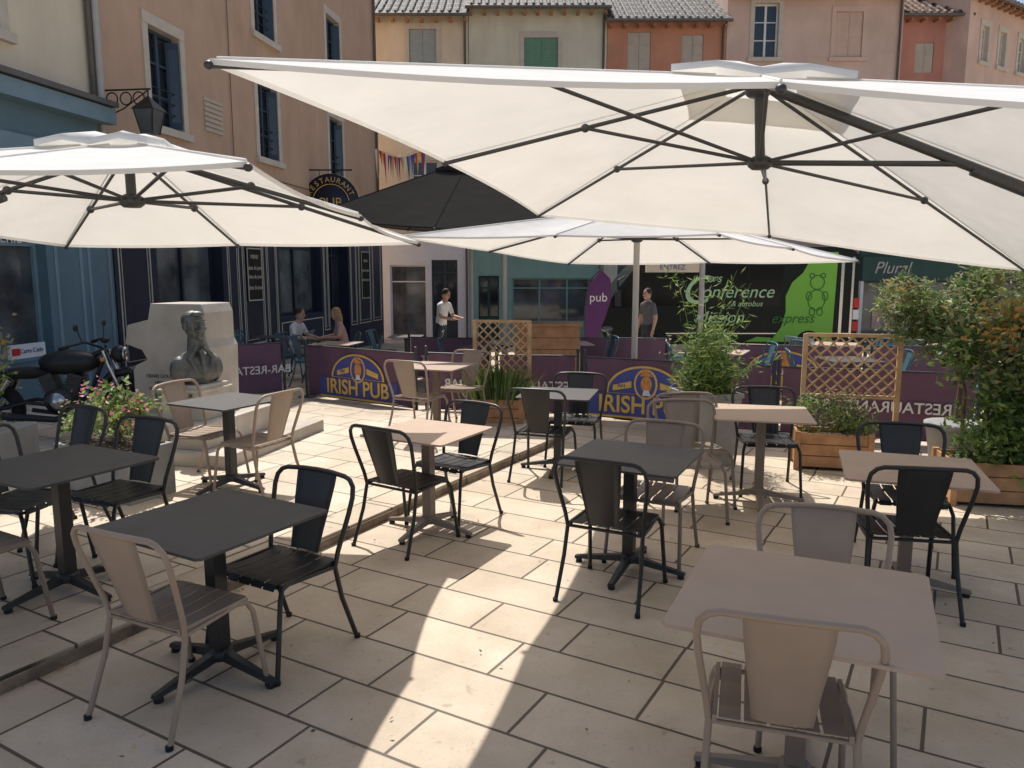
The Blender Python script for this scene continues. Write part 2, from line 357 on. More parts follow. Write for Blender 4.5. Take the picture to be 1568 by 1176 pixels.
# ------------------------------------------------------------------ parasols
def parasol(name,hem,apex,hub,kf='canvas',kr='char',mast=None,sag=.05,thick=None,vent=.42,cant=None):
    b=B(); hem=[Vector(p) for p in hem]; A=Vector(apex); n=len(hem)
    rows=8;cols=8
    for i in range(n):
        p=hem[i];q=hem[(i+1)%n]; vs=[];fs=[]
        for r_ in range(rows+1):
            t=.10+.90*r_/rows
            for c in range(cols+1):
                u=c/cols; e=p.lerp(q,u); w=A.lerp(e,t)
                sg=4*u*(1-u)*t
                w=w+Vector((0,0,-sag*sg*(.9-.5*t)))
                inw=(Vector((A.x,A.y,0))-Vector((w.x,w.y,0)))
                w=w+inw*(.035*4*u*(1-u)*max(0,t-.6)/.4)
                vs.append(w)
        W=cols+1
        for r_ in range(rows):
            for c in range(cols): a=r_*W+c; fs.append((a,a+1,a+W+1,a+W))
        b.add(vs,fs,kf,True)
        last=vs[-W:]
        b.add(list(last)+[v+Vector((0,0,-.022)) for v in last],[(c,c+1,c+1+W,c+W) for c in range(cols)],kf,True)
    for i in range(n):
        p=A.lerp(hem[i],vent*.55)+Vector((0,0,.05)); q=A.lerp(hem[(i+1)%n],vent*.55)+Vector((0,0,.05)); m_=(p+q)/2+Vector((0,0,.03))
        tp=A+Vector((0,0,.02))
        g=[tp.lerp(p,.5)+Vector((0,0,.02)),tp.lerp(m_,.5)+Vector((0,0,.03)),tp.lerp(q,.5)+Vector((0,0,.02))]
        dn=Vector((0,0,-.035))
        b.add([tp,g[0],g[1],g[2],p,m_,q,p+dn,m_+dn,q+dn],[(0,1,2),(0,2,3),(1,4,5,2),(2,5,6,3),(4,7,8,5),(5,8,9,6)],kf,True)
    Hb=Vector(hub)
    for i,p in enumerate(hem):
        th=.013 if not(thick and i in thick) else .03
        dn=Vector((0,0,-.03)); a=A.lerp(p,.03)+dn*1.6; e=p+dn*.8
        if th>.02: e=A.lerp(p,.99)+dn*1.6
        b.tube([a,a.lerp(e,.5),e],th,kr,6,flat=.7)
        # sewn seam of the panel along the rib, on top of the cloth
        c_=[A.lerp(p,t)+Vector((0,0,.004)) for t in (.12,.5,.99)]; b.tube(c_,.006,kf,5)
        j=a.lerp(e,.52); b.tube([Hb+(j-Hb).normalized()*.05,j],min(th,.02)*.85,kr,6)
        b.ell(j,(.028,.028,.028),kr,n=8,h=6)
        b.ell(e,(.02,.02,.018),kr,n=8,h=6)
    b.tube([A+Vector((0,0,-.02)),A.lerp(Hb,.25),Hb+Vector((0,0,-.02))],[.045,.03,.03],kr,12)
    b.lathe(tuple(Hb),[(.05,-.04),(.075,-.02),(.075,.02),(.04,.04)],kr,16)
    b.lathe(tuple(A),[(.06,-.12),(.08,-.1),(.08,-.06),(.04,-.03)],kr,16)
    if mast:
        b.tube([(Hb.x,Hb.y,gz(Hb.y)),(Hb.x,Hb.y,Hb.z)],.04,mast,12)
        b.lathe((Hb.x,Hb.y,gz(Hb.y)),[(.35,0),(.35,.05),(.08,.08),(.06,.3)],'char',20)
    if cant:
        cx,cy,ri=cant; P=hem[ri]
        b.box(cx-.05,cx+.05,cy-.035,cy+.035,0,P.z+.1,kr)
        j=A.lerp(P,.55)+Vector((0,0,-.07)); k_=P+Vector((0,0,-.08))
        b.tube([j,k_,(cx,cy,P.z+.05)],.028,kr,8)
        b.box(cx-.45,cx+.45,cy-.45,cy+.45,0,.09,'potg')
    return b.obj(name)
def mids(c):
    o=[]
    for i in range(4):
        p=Vector(c[i]);q=Vector(c[(i+1)%4]); o+=[p,(p+q)/2]
    return o
A_=(-1.17,3.12,2.69);C_=(.25,7.5,2.42);E_=(4.45,6.75,1.90);G_=(2.98,2.3,2.33)
hem=mids([A_,C_,E_,G_]); hem[1]=Vector((-.44,5.2,2.60)); hem[3]=Vector((2.38,7.25,2.22))
parasol('parasol',hem,(1.50,4.9,3.05),(1.53,4.9,2.54),thick=[5],sag=.04,cant=(4.9,4.4,5))
parasol('parasol',mids([(-.74,6.2,2.11),(-3.72,6.53,2.10),(-4.05,3.55,2.31),(-1.07,3.22,2.32)]),(-2.36,4.9,2.66),(-2.36,4.9,2.31),sag=.035,cant=(-4.9,5.1,3))
parasol('parasol',mids([(-1.37,9.7,2.31),(.79,10.86,2.0),(4.54,10.23,2.02),(2.40,9.07,2.31)]),(1.59,9.97,2.68),(1.59,9.97,2.28),mast='pole_l')
parasol('dark_parasol',mids([(-3.3,12.6,2.75),(-2.2,16.6,2.75),(1.8,15.6,2.5),(.9,11.7,2.35)]),(-.75,14.2,3.85),(-.75,14.2,3.0),kf='canvasd',mast='pole_l')
for x,y,h in [(-.13,13,2.4),(3.25,13.3,2.4)]:
    b=B(); b.tube([(0,0,0),(0,0,h)],.045,'pole_l',12); b.lathe((0,0,0),[(.2,0),(.2,.04),(.06,.06)],'char',16); b.obj('awning_post',(x,y,gz(y)))
# ------------------------------------------------------------------ fence
FH=.80
def fence(p,q,kind,name='windbreak_fence',z=0.):
    p=Vector((p[0],p[1],0));q=Vector((q[0],q[1],0)); d=q-p; L=d.length; ang=math.atan2(d.y,d.x)
    b=B()
    for x in (0,L):
        b.tube([(x,0,0),(x,0,FH+.06)],.022,'char',10); b.lathe((x,0,0),[(.14,0),(.14,.012),(.03,.02)],'char',16); b.ell((x,0,FH+.07),(.028,.028,.028),'char',n=10,h=6)
    n=16;vs=[];fs=[]
    for i in range(n+1):
        x=.04+(L-.08)*i/n; y=.010*math.sin(i*1.3); t_=.012*abs(math.sin(i*math.pi/4))
        vs+=[(x,y,.05+t_),(x,y,FH*.5),(x,y,FH-t_)]
    for i in range(n):
        a=i*3; fs+=[(a,a+3,a+4,a+1),(a+1,a+4,a+5,a+2)]
    b.add(vs,fs,'purple',True)
    b.tube([(0,0,FH),(L,0,FH)],.011,'char',6); b.tube([(0,0,.05),(L,0,.05)],.009,'char',6)
    if kind=='pub':
        c=L/2; w=min(L*.46,.78)
        def arch(w,h,z0,m=24): return [(c+w*math.cos(math.pi*i/m),z0+h*math.sin(math.pi*i/m)) for i in range(m+1)]
        b.extr([(c-w*1.0,.09),(c+w,.09),(c+w,.36),(c-w,.36)],-.022,-.018,'bblue')
        b.extr([(c-w*1.0,.06),(c+w,.06),(c+w,.085),(c-w,.085)],-.022,-.018,'goldy')
        b.extr(arch(w*.68,.36,.365),-.020,-.017,'goldy'); b.extr(arch(w*.63,.325,.372),-.024,-.021,'bblue')
        m=20
        b.extr([(c+.02+.15*math.cos(2*math.pi*i/m),.50+.19*math.sin(2*math.pi*i/m)) for i in range(m)],-.028,-.025,'goldy')
        b.extr([(c+.02+.125*math.cos(2*math.pi*i/m),.50+.165*math.sin(2*math.pi*i/m)) for i in range(m)],-.031,-.0285,'bblue')
        b.extr([(c+.03+.07*math.cos(2*math.pi*i/m),.50+.10*math.sin(2*math.pi*i/m)) for i in range(m)],-.035,-.032,'orangeb')
        b.extr([(c-.05,.60),(c+.11,.60),(c+.09,.63),(c+.06,.64),(c+.04,.69),(c-.01,.69),(c-.03,.64)],-.038,-.036,'orangeb')
        b.extr([(c-.02,.36),(c+.09,.36),(c+.06,.43),(c,.43)],-.038,-.036,'white')
        b.extr([(c-.40,.40),(c-.16,.45),(c-.16,.53),(c-.40,.47)],-.030,-.027,'goldy')
        b.extr([(c+.20,.45),(c+.42,.40),(c+.42,.47),(c+.20,.53)],-.030,-.027,'goldy')
    o=b.obj(name,(p.x,p.y,gz(p.y)+z),ang)
    if kind=='pub':
        text('lettering','IRISH PUB',o,(c,-.036,.225),.30,'goldy',sx=(w*2)/1.62,bold=.006)
        text('lettering_small','AN ',o,(c-.28,-.034,.465),.07,'bblue')
    elif kind: text('lettering',kind,o,(L/2,-.03,.40),.17,'white',rot=(R(90),0,R(180)),sx=1.0,bold=.002)
    return o
fence((-4.5,11.05),(-3.5,11.75),'BAR-RESTAURANT')
fence((-3.12,11.6),(-1.3,10.35),'pub')
fence((-1.15,10.25),(-.35,10.0),'BAR')
fence((-.2,9.95),(.85,9.85),'RESTAURANT')
fence((.92,9.75),(2.35,9.05),'pub')
fence((2.5,8.98),(3.0,8.75),'')
fence((3.05,8.72),(4.95,8.05),'RESTAURANT - BAR')
fence((5.0,8.0),(6.6,7.3),'BAR')
fence((3.0,11.9),(5.2,11.3),'pub'); fence((5.3,11.3),(7.3,10.9),'')
fence((-1.9,14.2),(-.4,13.9),'RESTAURANT')
fence((1.2,14.0),(2.8,13.8),'')
# ------------------------------------------------------------------ foliage
def leaf(b,c,s,k,el=2.2,droop=0):
    d=Vector((rnd.gauss(0,1),rnd.gauss(0,1),rnd.gauss(0,.7)-droop)).normalized()
    w=d.orthogonal().normalized(); w.rotate(Quaternion(d,rnd.uniform(0,6.28)))
    nrm=d.cross(w)
    c=Vector(c); l=s*el
    b.add([c,c+d*l*.5+w*s*.5+nrm*s*.12,c+d*l,c+d*l*.5-w*s*.5+nrm*s*.12,c+d*l*.5],[(0,1,4),(1,2,4),(0,4,3),(4,2,3)],k)
def clump(b,c,r,n,s,ks,el=2.2,droop=0,sub=7,q=.42):
    cs=[]
    for i in range(sub):
        v=Vector((rnd.gauss(0,.5),rnd.gauss(0,.5),rnd.gauss(0,.5)))
        if v.length>1: v.normalize()
        cs.append((Vector((c[0]+v.x*r[0],c[1]+v.y*r[1],c[2]+v.z*r[2])),rnd.choice(ks)))
    for i in range(n):
        cc,kk=rnd.choice(cs)
        v=Vector((rnd.gauss(0,.5),rnd.gauss(0,.5),rnd.gauss(0,.5)))
        p=cc+Vector((v.x*r[0]*q,v.y*r[1]*q,v.z*r[2]*q))
        k=kk if rnd.random()<.6 else rnd.choice(ks)
        leaf(b,p,s*rnd.uniform(.6,1.3),k,el,droop)
def planter_box(b,w,d,h,k='wood',x=0):
    o=b.M.copy(); b.M=b.M@Matrix.Translation((x,0,0))
    nb=3
    for i in range(nb):
        z0=.03+(h-.03)*i/nb+.004; z1=.03+(h-.03)*(i+1)/nb-.004
        b.box(-w/2,w/2,-d/2,-d/2+.02,z0,z1,k); b.box(-w/2,w/2,d/2-.02,d/2,z0,z1,k)
        b.box(-w/2,-w/2+.02,-d/2+.022,d/2-.022,z0,z1,k); b.box(w/2-.02,w/2,-d/2+.022,d/2-.022,z0,z1,k)
    for sx in (-1,1):
        for sy in (-1,1): b.cbox((sx*(w/2-.005),sy*(d/2-.005),h/2+.005),(.05,.05,h+.01),k)
    b.box(-w/2+.025,w/2-.025,-d/2+.025,d/2-.025,.02,h-.05,'soil')
    b.M=o
def lattice(b,w,z0,z1,y,step=.10,x=0):
    o=b.M.copy(); b.M=b.M@Matrix.Translation((x,0,0))
    for x in (-w/2,w/2): b.cbox((x,y,(z1)/2),(.045,.045,z1),'wood2')
    b.cbox((0,y,z1-.01),(w,.035,.035),'wood2'); b.cbox((0,y,z0),(w,.035,.035),'wood2')
    h=z1-z0
    for sg,yy in ((1,-.008),(-1,.008)):
        t=-h
        while t<w:
            x0=t;x1=t+h;za=0;zb=h
            if x0<0: za=-x0; x0=0
            if x1>w: zb=h-(x1-w); x1=w
            if x1-x0>.02:
                X0,X1=(x0-w/2,x1-w/2) if sg>0 else (w/2-x0,w/2-x1)
                a=Vector((X0,y+yy,z0+za)); c=Vector((X1,y+yy,z0+zb)); L_=(c-a).length; m_=(a+c)/2
                b.cbox(m_,(L_,.008,.018),'wood2',ry=-math.atan2(c.z-a.z,c.x-a.x))
            t+=step
    b.M=o
b=B(); planter_box(b,.58,.36,.36); lattice(b,.68,.58,1.28,.20,.115)
for i in range(620):
    x=rnd.gauss(0,.14);y=rnd.gauss(-.04,.07); h=rnd.uniform(.22,.50); dx=x*rnd.uniform(.3,1.1); dy=rnd.uniform(-.12,.1)
    w=.006; k=rnd.choice(['lf1','lf1','lf3','lf2'])
    b.add([(x-w,y,.3),(x+w,y,.3),(x+dx*.4+w,y+dy*.4,.3+h*.6),(x+dx,y+dy,.3+h),(x+dx*.4-w,y+dy*.4,.3+h*.6)],[(0,1,2,3,4)],k)
b.obj('trellis_planter',(-.15,9.25,0),R(-8))
b=B(); planter_box(b,.66,.36,.36,x=-.04); lattice(b,.86,.66,1.27,.24,.115,x=.14)
clump(b,(-.02,-.02,.52),(.38,.20,.20),2400,.015,['lf1','lf2','lf3','lfo'],3.0,-.5,sub=22)
clump(b,(0,-.02,.66),(.34,.15,.12),150,.010,['flower','lfo'],2.0,-.5,sub=10)
b.obj('trellis_planter',(3.12,7.28,0),R(-14))
b=B()
vs=[(-.2,-.2,0),(.2,-.2,0),(.2,.2,0),(-.2,.2,0),(-.25,-.25,.68),(.25,-.25,.68),(.25,.25,.68),(-.25,.25,.68)]
b.add(vs,[(0,3,2,1),(0,1,5,4),(1,2,6,5),(2,3,7,6),(3,0,4,7)],'potg'); b.box(-.24,.24,-.24,.24,.6,.64,'soil')
b.box(-.265,.265,-.265,-.235,.68,.72,'potg');b.box(-.265,.265,.235,.265,.68,.72,'potg');b.box(-.265,-.235,-.234,.234,.68,.72,'potg');b.box(.235,.265,-.234,.234,.68,.72,'potg')
for i in range(60):
    x=rnd.gauss(0,.09);y=rnd.gauss(0,.10); h=rnd.uniform(.30,.88) if i>4 else rnd.uniform(1.05,1.36); dx=rnd.gauss(0,.16);dy=rnd.gauss(0,.16)
    pts=[Vector((x+dx*t*t,y+dy*t*t,.62+h*t)) for t in (0,.25,.5,.75,1)]
    b.tube(pts,[.006,.005,.004,.003,.001],'lf2',5)
    for j in range(80 if i>4 else 60):
        t=rnd.uniform(.08,1)**.8; p=Vector((x+dx*t*t+rnd.gauss(0,.06),y+dy*t*t+rnd.gauss(0,.06),.62+h*t))
        leaf(b,p,.013,rnd.choice(['lf2','lf1','lf1','lf2','lf3']),7,.25)
b.obj('bamboo_plant',(1.90,7.45,0),R(12))
b=B(); planter_box(b,1.3,.5,.36)
for i in range(9):
    x=rnd.uniform(-.55,.3); b.tube([(x,0,.3),(x+rnd.uniform(-.1,.1),rnd.uniform(-.1,.1),.9),(x+rnd.uniform(-.3,.2),rnd.uniform(-.15,.15),1.5)],[.018,.012,.005],'bark',6)
clump(b,(.05,-.05,.68),(.62,.32,.40),5200,.034,['lf1','lf1','lf3','lf2'],2.2,0,sub=46)
clump(b,(-.02,0,1.20),(.60,.32,.42),4400,.034,['lf1','lf2','lf3','lfo'],2.2,0,sub=38)
clump(b,(-.15,0,1.45),(.50,.25,.22),520,.030,['lfr','lfr','lf2'],2.0,0,sub=14)
b.obj('photinia_hedge',(4.25,6.15,0),R(-12))
b=B()
b.lathe((0,0,0),[(.2,0),(.26,.4),(.28,.42),(.28,.46),(.24,.46)],'potg',20)
b.tube([(0,0,.4),(.02,0,.9),(-.05,.02,1.4)],[.035,.028,.02],'bark',8)
for i in range(20):
    a=rnd.uniform(0,6.28); rr=rnd.uniform(.35,.8); tip=Vector((rr*math.cos(a)-.05,rr*.8*math.sin(a),rnd.uniform(1.15,1.95)))
    q0=Vector((-.03,.02,rnd.uniform(.9,1.35))); q1=Vector((tip.x*.5,tip.y*.5,(q0.z+tip.z)/2+.1)); b.tube([q0,q1,tip],[.014,.009,.003],'bark',5)
    clump(b,tuple(q1.lerp(tip,.6)),(.24,.2,.17),330,.022,['lfo','lfo','lf1','lf2'] if i%3 else ['lf3','lf1','lfo'],3.0,0,sub=9,q=.4)
    for j in range(25): leaf(b,q1.lerp(tip,rnd.uniform(.5,1.15))+Vector((rnd.gauss(0,.03),rnd.gauss(0,.03),rnd.gauss(0,.03))),.02,rnd.choice(['lfo','lf2','lfr']),3.2,0)
clump(b,(-.1,0,1.35),(.42,.35,.32),1900,.021,['lfo','lf3','lf1'],3.0,0,sub=24,q=.34)
b.obj('olive_tree',(4.2,7.15,0))
b=B(); b.box(-.42,.42,-.22,.22,0,.42,'potg'); b.box(-.38,.38,-.18,.18,.421,.43,'soil')
clump(b,(0,0,.62),(.34,.22,.24),900,.032,['lf2','lf1','lf2','lfo'],2.0,-.3,sub=18)
clump(b,(0,-.05,.70),(.36,.2,.24),110,.026,['flower'],1.2,0,sub=16)
for i in range(12): b.tube([(rnd.uniform(-.2,.2),0,.42),(rnd.uniform(-.3,.3),rnd.uniform(-.1,.1),.8)],[.006,.003],'bark',5)
b.obj('flower_planter',(-3.25,6.15,UP),R(-24),.012)
b=B(); b.box(-.3,.3,-.3,.3,0,.45,'potg'); clump(b,(0,0,.85),(.26,.24,.5),900,.03,['lf2','lfo','lf1','lfr'],2.2,0,sub=18)
b.obj('flower_planter',(-4.62,6.6,UP),0,.012)
# ------------------------------------------------------------------ monument with bust
b=B()
b.box(-1.0,.95,-.95,.9,0,.12,'stone')
b.box(-.80,.60,-.8,.45,.121,.36,'stone')
b.box(.0,.46,-.6,-.15,.361,.70,'stone')
b.box(-.03,.49,-.63,-.12,.64,.661,'stone')
prof=[(-.72,.361),(.20,.361),(.22,1.02),(.18,1.10),(.18,1.38),(.14,1.47),(-.46,1.47),(-.50,1.30),(-.76,1.24),(-.80,1.04),(-.60,.98),(-.54,.88),(-.68,.82),(-.72,.76)]
b.extr(prof,-.10,.40,'stone')
b.box(-.55,.16,-.115,-.101,.44,.76,'stone')
mon=b.obj('stone_monument',(-3.30,8.05,UP),R(-14),.015)
for i,t in enumerate(['HENRI GOURDON','1866 - 1933','PRIX LITTERAIRE','NE A CAHORS']): text('inscription',t,mon,(-.32,-.119,.71-.07*i),.055,'letter')
for i,t in enumerate(['SENATEUR','MAIRE DE','LA VILLE']): text('inscription',t,mon,(.23,-.606,.60-.075*i),.055,'letter')
def remeshed(b,name,vox,loc,rz,sm=6):
    o=b.obj(name,loc,rz); r=o.modifiers.new('r','REMESH'); r.mode='VOXEL'; r.voxel_size=vox; r.use_smooth_shade=True
    s_=o.modifiers.new('s','SMOOTH'); s_.iterations=sm; s_.factor=.5
    return o
b=B(); k='bronze'
b.ell((0,0,.15),(.225,.12,.16),k); b.ell((-.16,0,.13),(.085,.09,.13),k); b.ell((.16,0,.13),(.085,.09,.13),k)
b.ell((0,-.04,.10),(.17,.11,.13),k)
b.tube([(0,.0,0),(0,0,.1)],[.13,.15],k,16)
b.tube([(0,.01,.24),(0,-.005,.44)],[.078,.066],k,14)
b.ell((0,0,.53),(.088,.108,.125),k); b.ell((0,-.03,.455),(.062,.072,.06),k)
b.ell((0,.035,.575),(.097,.108,.092),k); b.ell((0,-.06,.635),(.06,.045,.03),k)
b.tube([(0,-.100,.568),(0,-.142,.512),(0,-.108,.498)],[.011,.024,.018],k,8)
b.ell((0,-.106,.580),(.062,.018,.013),k)
b.ell((0,-.114,.487),(.048,.022,.014),k); b.ell((0,-.104,.461),(.026,.014,.009),k); b.ell((0,-.094,.430),(.034,.030,.026),k)
for sx in (-1,1):
    b.ell((sx*.092,.012,.53),(.015,.028,.038),k); b.ell((sx*.034,-.094,.548),(.015,.012,.010),k); b.ell((sx*.05,-.075,.505),(.026,.03,.022),k)
    b.tube([(sx*.03,-.09,.35),(sx*.11,-.10,.24),(sx*.05,-.14,.10)],[.02,.028,.016],k,8)
b.tube([(0,-.10,.31),(0,-.145,.21),(0,-.145,.09)],[.028,.02,.02],k,8)
bust=remeshed(b,'bronze_bust',.0055,(0,0,0),0,sm=1)
bust.parent=mon; bust.location=(.26,-.38,.70); bust.rotation_euler=(0,0,R(62)); bust.scale=(1.08,1.08,1.08)
# ------------------------------------------------------------------ motorcycle
b=B(); RX=Matrix.Rotation(R(90),4,'X')
for x in (-.68,.74):
    b.torus((x,0,.31),.245,.07,'rubber',RX); b.torus((x,0,.31),.18,.015,'blk',RX); b.lathe((0,0,0),[(.05,-.06),(.05,.06)],'chrome',12,Matrix.Translation((x,0,.31))@RX)
    for i in range(10):
        a=i*math.pi/5; b.tube([(x,0,.31),(x+.18*math.cos(a),0,.31+.18*math.sin(a))],.007,'chrome',5)
for sy in (-1,1):
    b.tube([(.74,sy*.09,.31),(.55,sy*.09,.78),(.50,sy*.09,.95)],[.022,.026,.024],'chrome',8)
    b.tube([(-.68,sy*.11,.31),(-.30,sy*.11,.40),(.05,sy*.1,.35)],.022,'blk',8); b.tube([(-.66,sy*.13,.34),(-.45,sy*.13,.66)],.03,'chrome',8)
    b.tube([(.48,sy*.06,.98),(.40,sy*.28,1.06),(.25,sy*.40,1.02)],.013,'blk',8); b.tube([(.27,sy*.38,1.02),(.2,sy*.44,1.0)],.02,'rubber',8)
    b.tube([(.38,sy*.30,1.05),(.36,sy*.36,1.2)],.006,'blk',6); b.ell((.36,sy*.39,1.22),(.015,.06,.04),'blk')
    b.ell((.52,sy*.17,.86),(.03,.025,.025),'orangeb')
b.tube([(.50,0,.95),(.2,0,.82),(-.2,0,.70),(-.5,0,.66)],.03,'blk',8); b.tube([(.48,0,.88),(.30,0,.45),(.0,0,.25),(-.3,0,.3)],.025,'blk',8)
b.ell((.12,0,.82),(.32,.16,.14),'blk'); b.ell((-.32,0,.71),(.28,.15,.065),'rubber'); b.ell((-.62,0,.68),(.18,.11,.06),'blk')
b.tube([(-.98,0,.42),(-.90,0,.58),(-.68,0,.68),(-.48,0,.62)],[.06,.08,.085,.06],'blk',8,flat=1.2); b.tube([(.42,0,.54),(.55,0,.68),(.74,0,.72),(.95,0,.60),(1.02,0,.48)],.05,'blk',8,flat=1.5)
b.ell((.02,0,.42),(.19,.17,.15),'char'); b.cbox((.16,0,.58),(.14,.18,.24),'char',ry=.35); b.cbox((-.08,0,.59),(.14,.18,.22),'char',ry=-.35)
for i in range(6): b.cbox((.13+.012*i,0,.50+.03*i),(.17,.205,.008),'char',ry=.35)
for i in range(6): b.cbox((-.05-.012*i,0,.50+.03*i),(.17,.205,.008),'char',ry=-.35)
b.lathe((0,0,0),[(.11,-.19),(.11,-.16),(.09,-.15)],'chrome',18,Matrix.Translation((.02,0,.40))@Matrix.Rotation(R(-90),4,'X'))
b.tube([(.22,-.12,.52),(.30,-.17,.3),(.0,-.19,.22),(-.75,-.21,.30)],[.022,.024,.034,.05],'blk',10)
b.ell((.64,0,.90),(.09,.10,.10),'blk'); b.ell((.70,0,.90),(.035,.085,.085),'chrome'); b.ell((.50,0,1.06),(.05,.06,.035),'blk')
b.ell((-.97,0,.56),(.03,.05,.03),'redl'); b.tube([(-.05,.12,.3),(-.15,.3,.0)],.012,'blk',6)
b.obj('motorcycle',(-4.95,8.35,UP),R(8))
# ------------------------------------------------------------------ facades
def facade(b,u0,u1,z0,z1,ops,wall,y=0.,depth=.22):
    us=sorted(set([u0,u1]+[o[0] for o in ops]+[o[1] for o in ops])); zs=sorted(set([z0,z1]+[o[2] for o in ops]+[o[3] for o in ops]))
    for i in range(len(us)-1):
        for j in range(len(zs)-1):
            cu=(us[i]+us[i+1])/2; cz=(zs[j]+zs[j+1])/2
            if any(o[0]<cu<o[1] and o[2]<cz<o[3] for o in ops): continue
            b.add([(us[i],y,zs[j]),(us[i+1],y,zs[j]),(us[i+1],y,zs[j+1]),(us[i],y,zs[j+1])],[(0,1,2,3)],wall)
    for o in ops:
        a,c,d,e=o[:4]; kd_=o[4] if len(o)>4 else 'win'; tr=o[5] if len(o)>5 else None; fr=o[6] if len(o)>6 else 'white'
        rv=tr or wall; Y=y+depth
        b.add([(a,y,d),(a,Y,d),(a,Y,e),(a,y,e)],[(0,1,2,3)],rv); b.add([(c,y,d),(c,y,e),(c,Y,e),(c,Y,d)],[(0,1,2,3)],rv)
        b.add([(a,y,e),(a,Y,e),(c,Y,e),(c,y,e)],[(0,1,2,3)],rv); b.add([(a,y,d),(c,y,d),(c,Y,d),(a,Y,d)],[(0,1,2,3)],rv)
        if tr:
            t=.16; yy=y-.03
            b.box(a-t,a-.001,yy,y+.02,d-.001,e+.001,tr); b.box(c+.001,c+t,yy,y+.02,d-.001,e+.001,tr)
            b.box(a-t,c+t,yy-.01,y+.02,e+.002,e+.2,tr); b.box(a-t-.05,c+t+.05,yy-.07,y+.02,d-.14,d-.002,tr)
        if kd_=='shut' :
            for p,q in ((a+.01,(a+c)/2-.006),((a+c)/2+.006,c-.01)):
                b.box(p,q,y+.03,y+.06,d+.01,e-.01,fr)
                nz=int((e-d)/.11)
                for i in range(nz): b.box(p+.05,q-.05,y+.015,y+.032,d+.05+i*.11,d+.11+i*.11,fr)
        else:
            b.add([(a,Y-.02,d),(c,Y-.02,d),(c,Y-.02,e),(a,Y-.02,e)],[(0,1,2,3)],'glassl' if kd_=='shop' else 'glass')
            f=.055; y0_=Y-.08;y1_=Y-.025
            b.box(a,a+f,y0_,y1_,d,e,fr); b.box(c-f,c,y0_,y1_,d,e,fr); b.box(a+f,c-f,y0_,y1_,e-f,e,fr); b.box(a+f,c-f,y0_,y1_,d,d+f,fr)
            if kd_=='win':
                m_=(a+c)/2; b.box(m_-.04,m_+.04,y0_+.002,y1_,d+f,e-f,fr)
                for i in (1,2): z=d+(e-d)*i/3; b.box(a+f,c-f,y0_+.006,y1_,z-.018,z+.018,fr)
            if kd_=='shop':
                n=max(1,round((c-a)/1.1))
                for i in range(1,n): x=a+(c-a)*i/n; b.box(x-.03,x+.03,y0_+.002,y1_,d+f,e-f,fr)
                z=e-(e-d)*.22; b.box(a+f,c-f,y0_+.006,y1_,z-.025,z+.025,fr)
            if kd_=='door':
                m_=(a+c)/2; b.box(m_-.05,m_+.05,y0_+.002,y1_,d+f,e-f,fr); z=d+.9; b.box(a+f,c-f,y0_+.006,y1_,d+f,z,fr); z=e-.5; b.box(a+f,c-f,y0_+.006,y1_,z,z+.06,fr)
def volume(b,u0,u1,z0,z1,D,wall,roof,rise=1.6,over=.45,y0=0):
    b.add([(u0,y0,z0),(u0,D,z0),(u0,D,z1),(u0,y0,z1)],[(3,2,1,0)],wall); b.add([(u1,y0,z0),(u1,D,z0),(u1,D,z1),(u1,y0,z1)],[(0,1,2,3)],wall)
    b.add([(u0,D,z0),(u1,D,z0),(u1,D,z1),(u0,D,z1)],[(3,2,1,0)],wall)
    m_=D/2
    zz=z1-.02
    v=[(u0-.1,-over,zz-over*.35),(u1+.1,-over,zz-over*.35),(u1+.1,m_,zz+rise),(u0-.1,m_,zz+rise),(u0-.1,D+over,zz-over*.35),(u1+.1,D+over,zz-over*.35)]
    v2=[(x,y,z+.12) for x,y,z in v]
    b.add(v+v2,[(0,1,2,3),(3,2,5,4),(6,9,8,7),(9,10,11,8),(0,6,7,1),(4,5,11,10),(0,3,9,6),(3,4,10,9),(1,7,8,2),(2,8,11,5)],roof)
    b.add([(u0,y0,z1),(u0,m_,zz+rise),(u0,D,z1)],[(0,1,2)],wall); b.add([(u1,y0,z1),(u1,m_,zz+rise),(u1,D,z1)],[(2,1,0)],wall)
    b.tube([(u0-.1,-over-.06,zz-over*.35+.05),(u1+.1,-over-.06,zz-over*.35+.05)],.06,'gutter',8)
    b.tube([(u1-.12,-.07,z0),(u1-.12,-.07,z1-.3),(u1-.12,-over-.03,z1-.18)],.045,'gutter',8)
    n=int((u1-u0)/.28)
    for i in range(n): x=u0+.14+i*.28; b.tube([(x,-over-.02,zz-over*.35+.13),(x,-over+m_*.9,zz-over*.35+.13+(rise+over*.35)*.9*m_/(m_+over))],.07,roof,6)
    n=int((u1-u0)/.5)
    for i in range(n+1): x=u0+.1+(u1-u0-.2)*i/max(1,n); b.box(x-.05,x+.05,-over+.05,0,zz-over*.33-.12,zz-.04-.14,'wood')
def frame_rect(b,a,c,d,e,y,k='gold',t=.025):
    b.box(a,a+t,y-.012,y,d,e,k);b.box(c-t,c,y-.012,y,d,e,k);b.box(a+t,c-t,y-.012,y,e-t,e,k);b.box(a+t,c-t,y-.012,y,d,d+t,k)
th=math.atan2(.988,.155)
b=B(); ops=[]
for u in (2.02,6.17,10.5):
    ops+=[(u-.5,u+.5,4.55,6.3,'win','stone2','bluef'),(u-.5,u+.5,7.35,9.1,'win','stone2','bluef'),(u-.5,u+.5,10.2,11.6,'win','stone2','bluef')]
facade(b,0,14.2,3.72,12.6,ops,'tan')
nav=[(1.2,3.5,.75,2.95,'shop',None,'navy'),(6.2,8.8,.75,2.95,'shop',None,'navy'),(9.4,10.9,-.5,2.8,'door',None,'navy')]
facade(b,0,14.2,-1,3.7,nav,'navy',y=-.12,depth=.3)
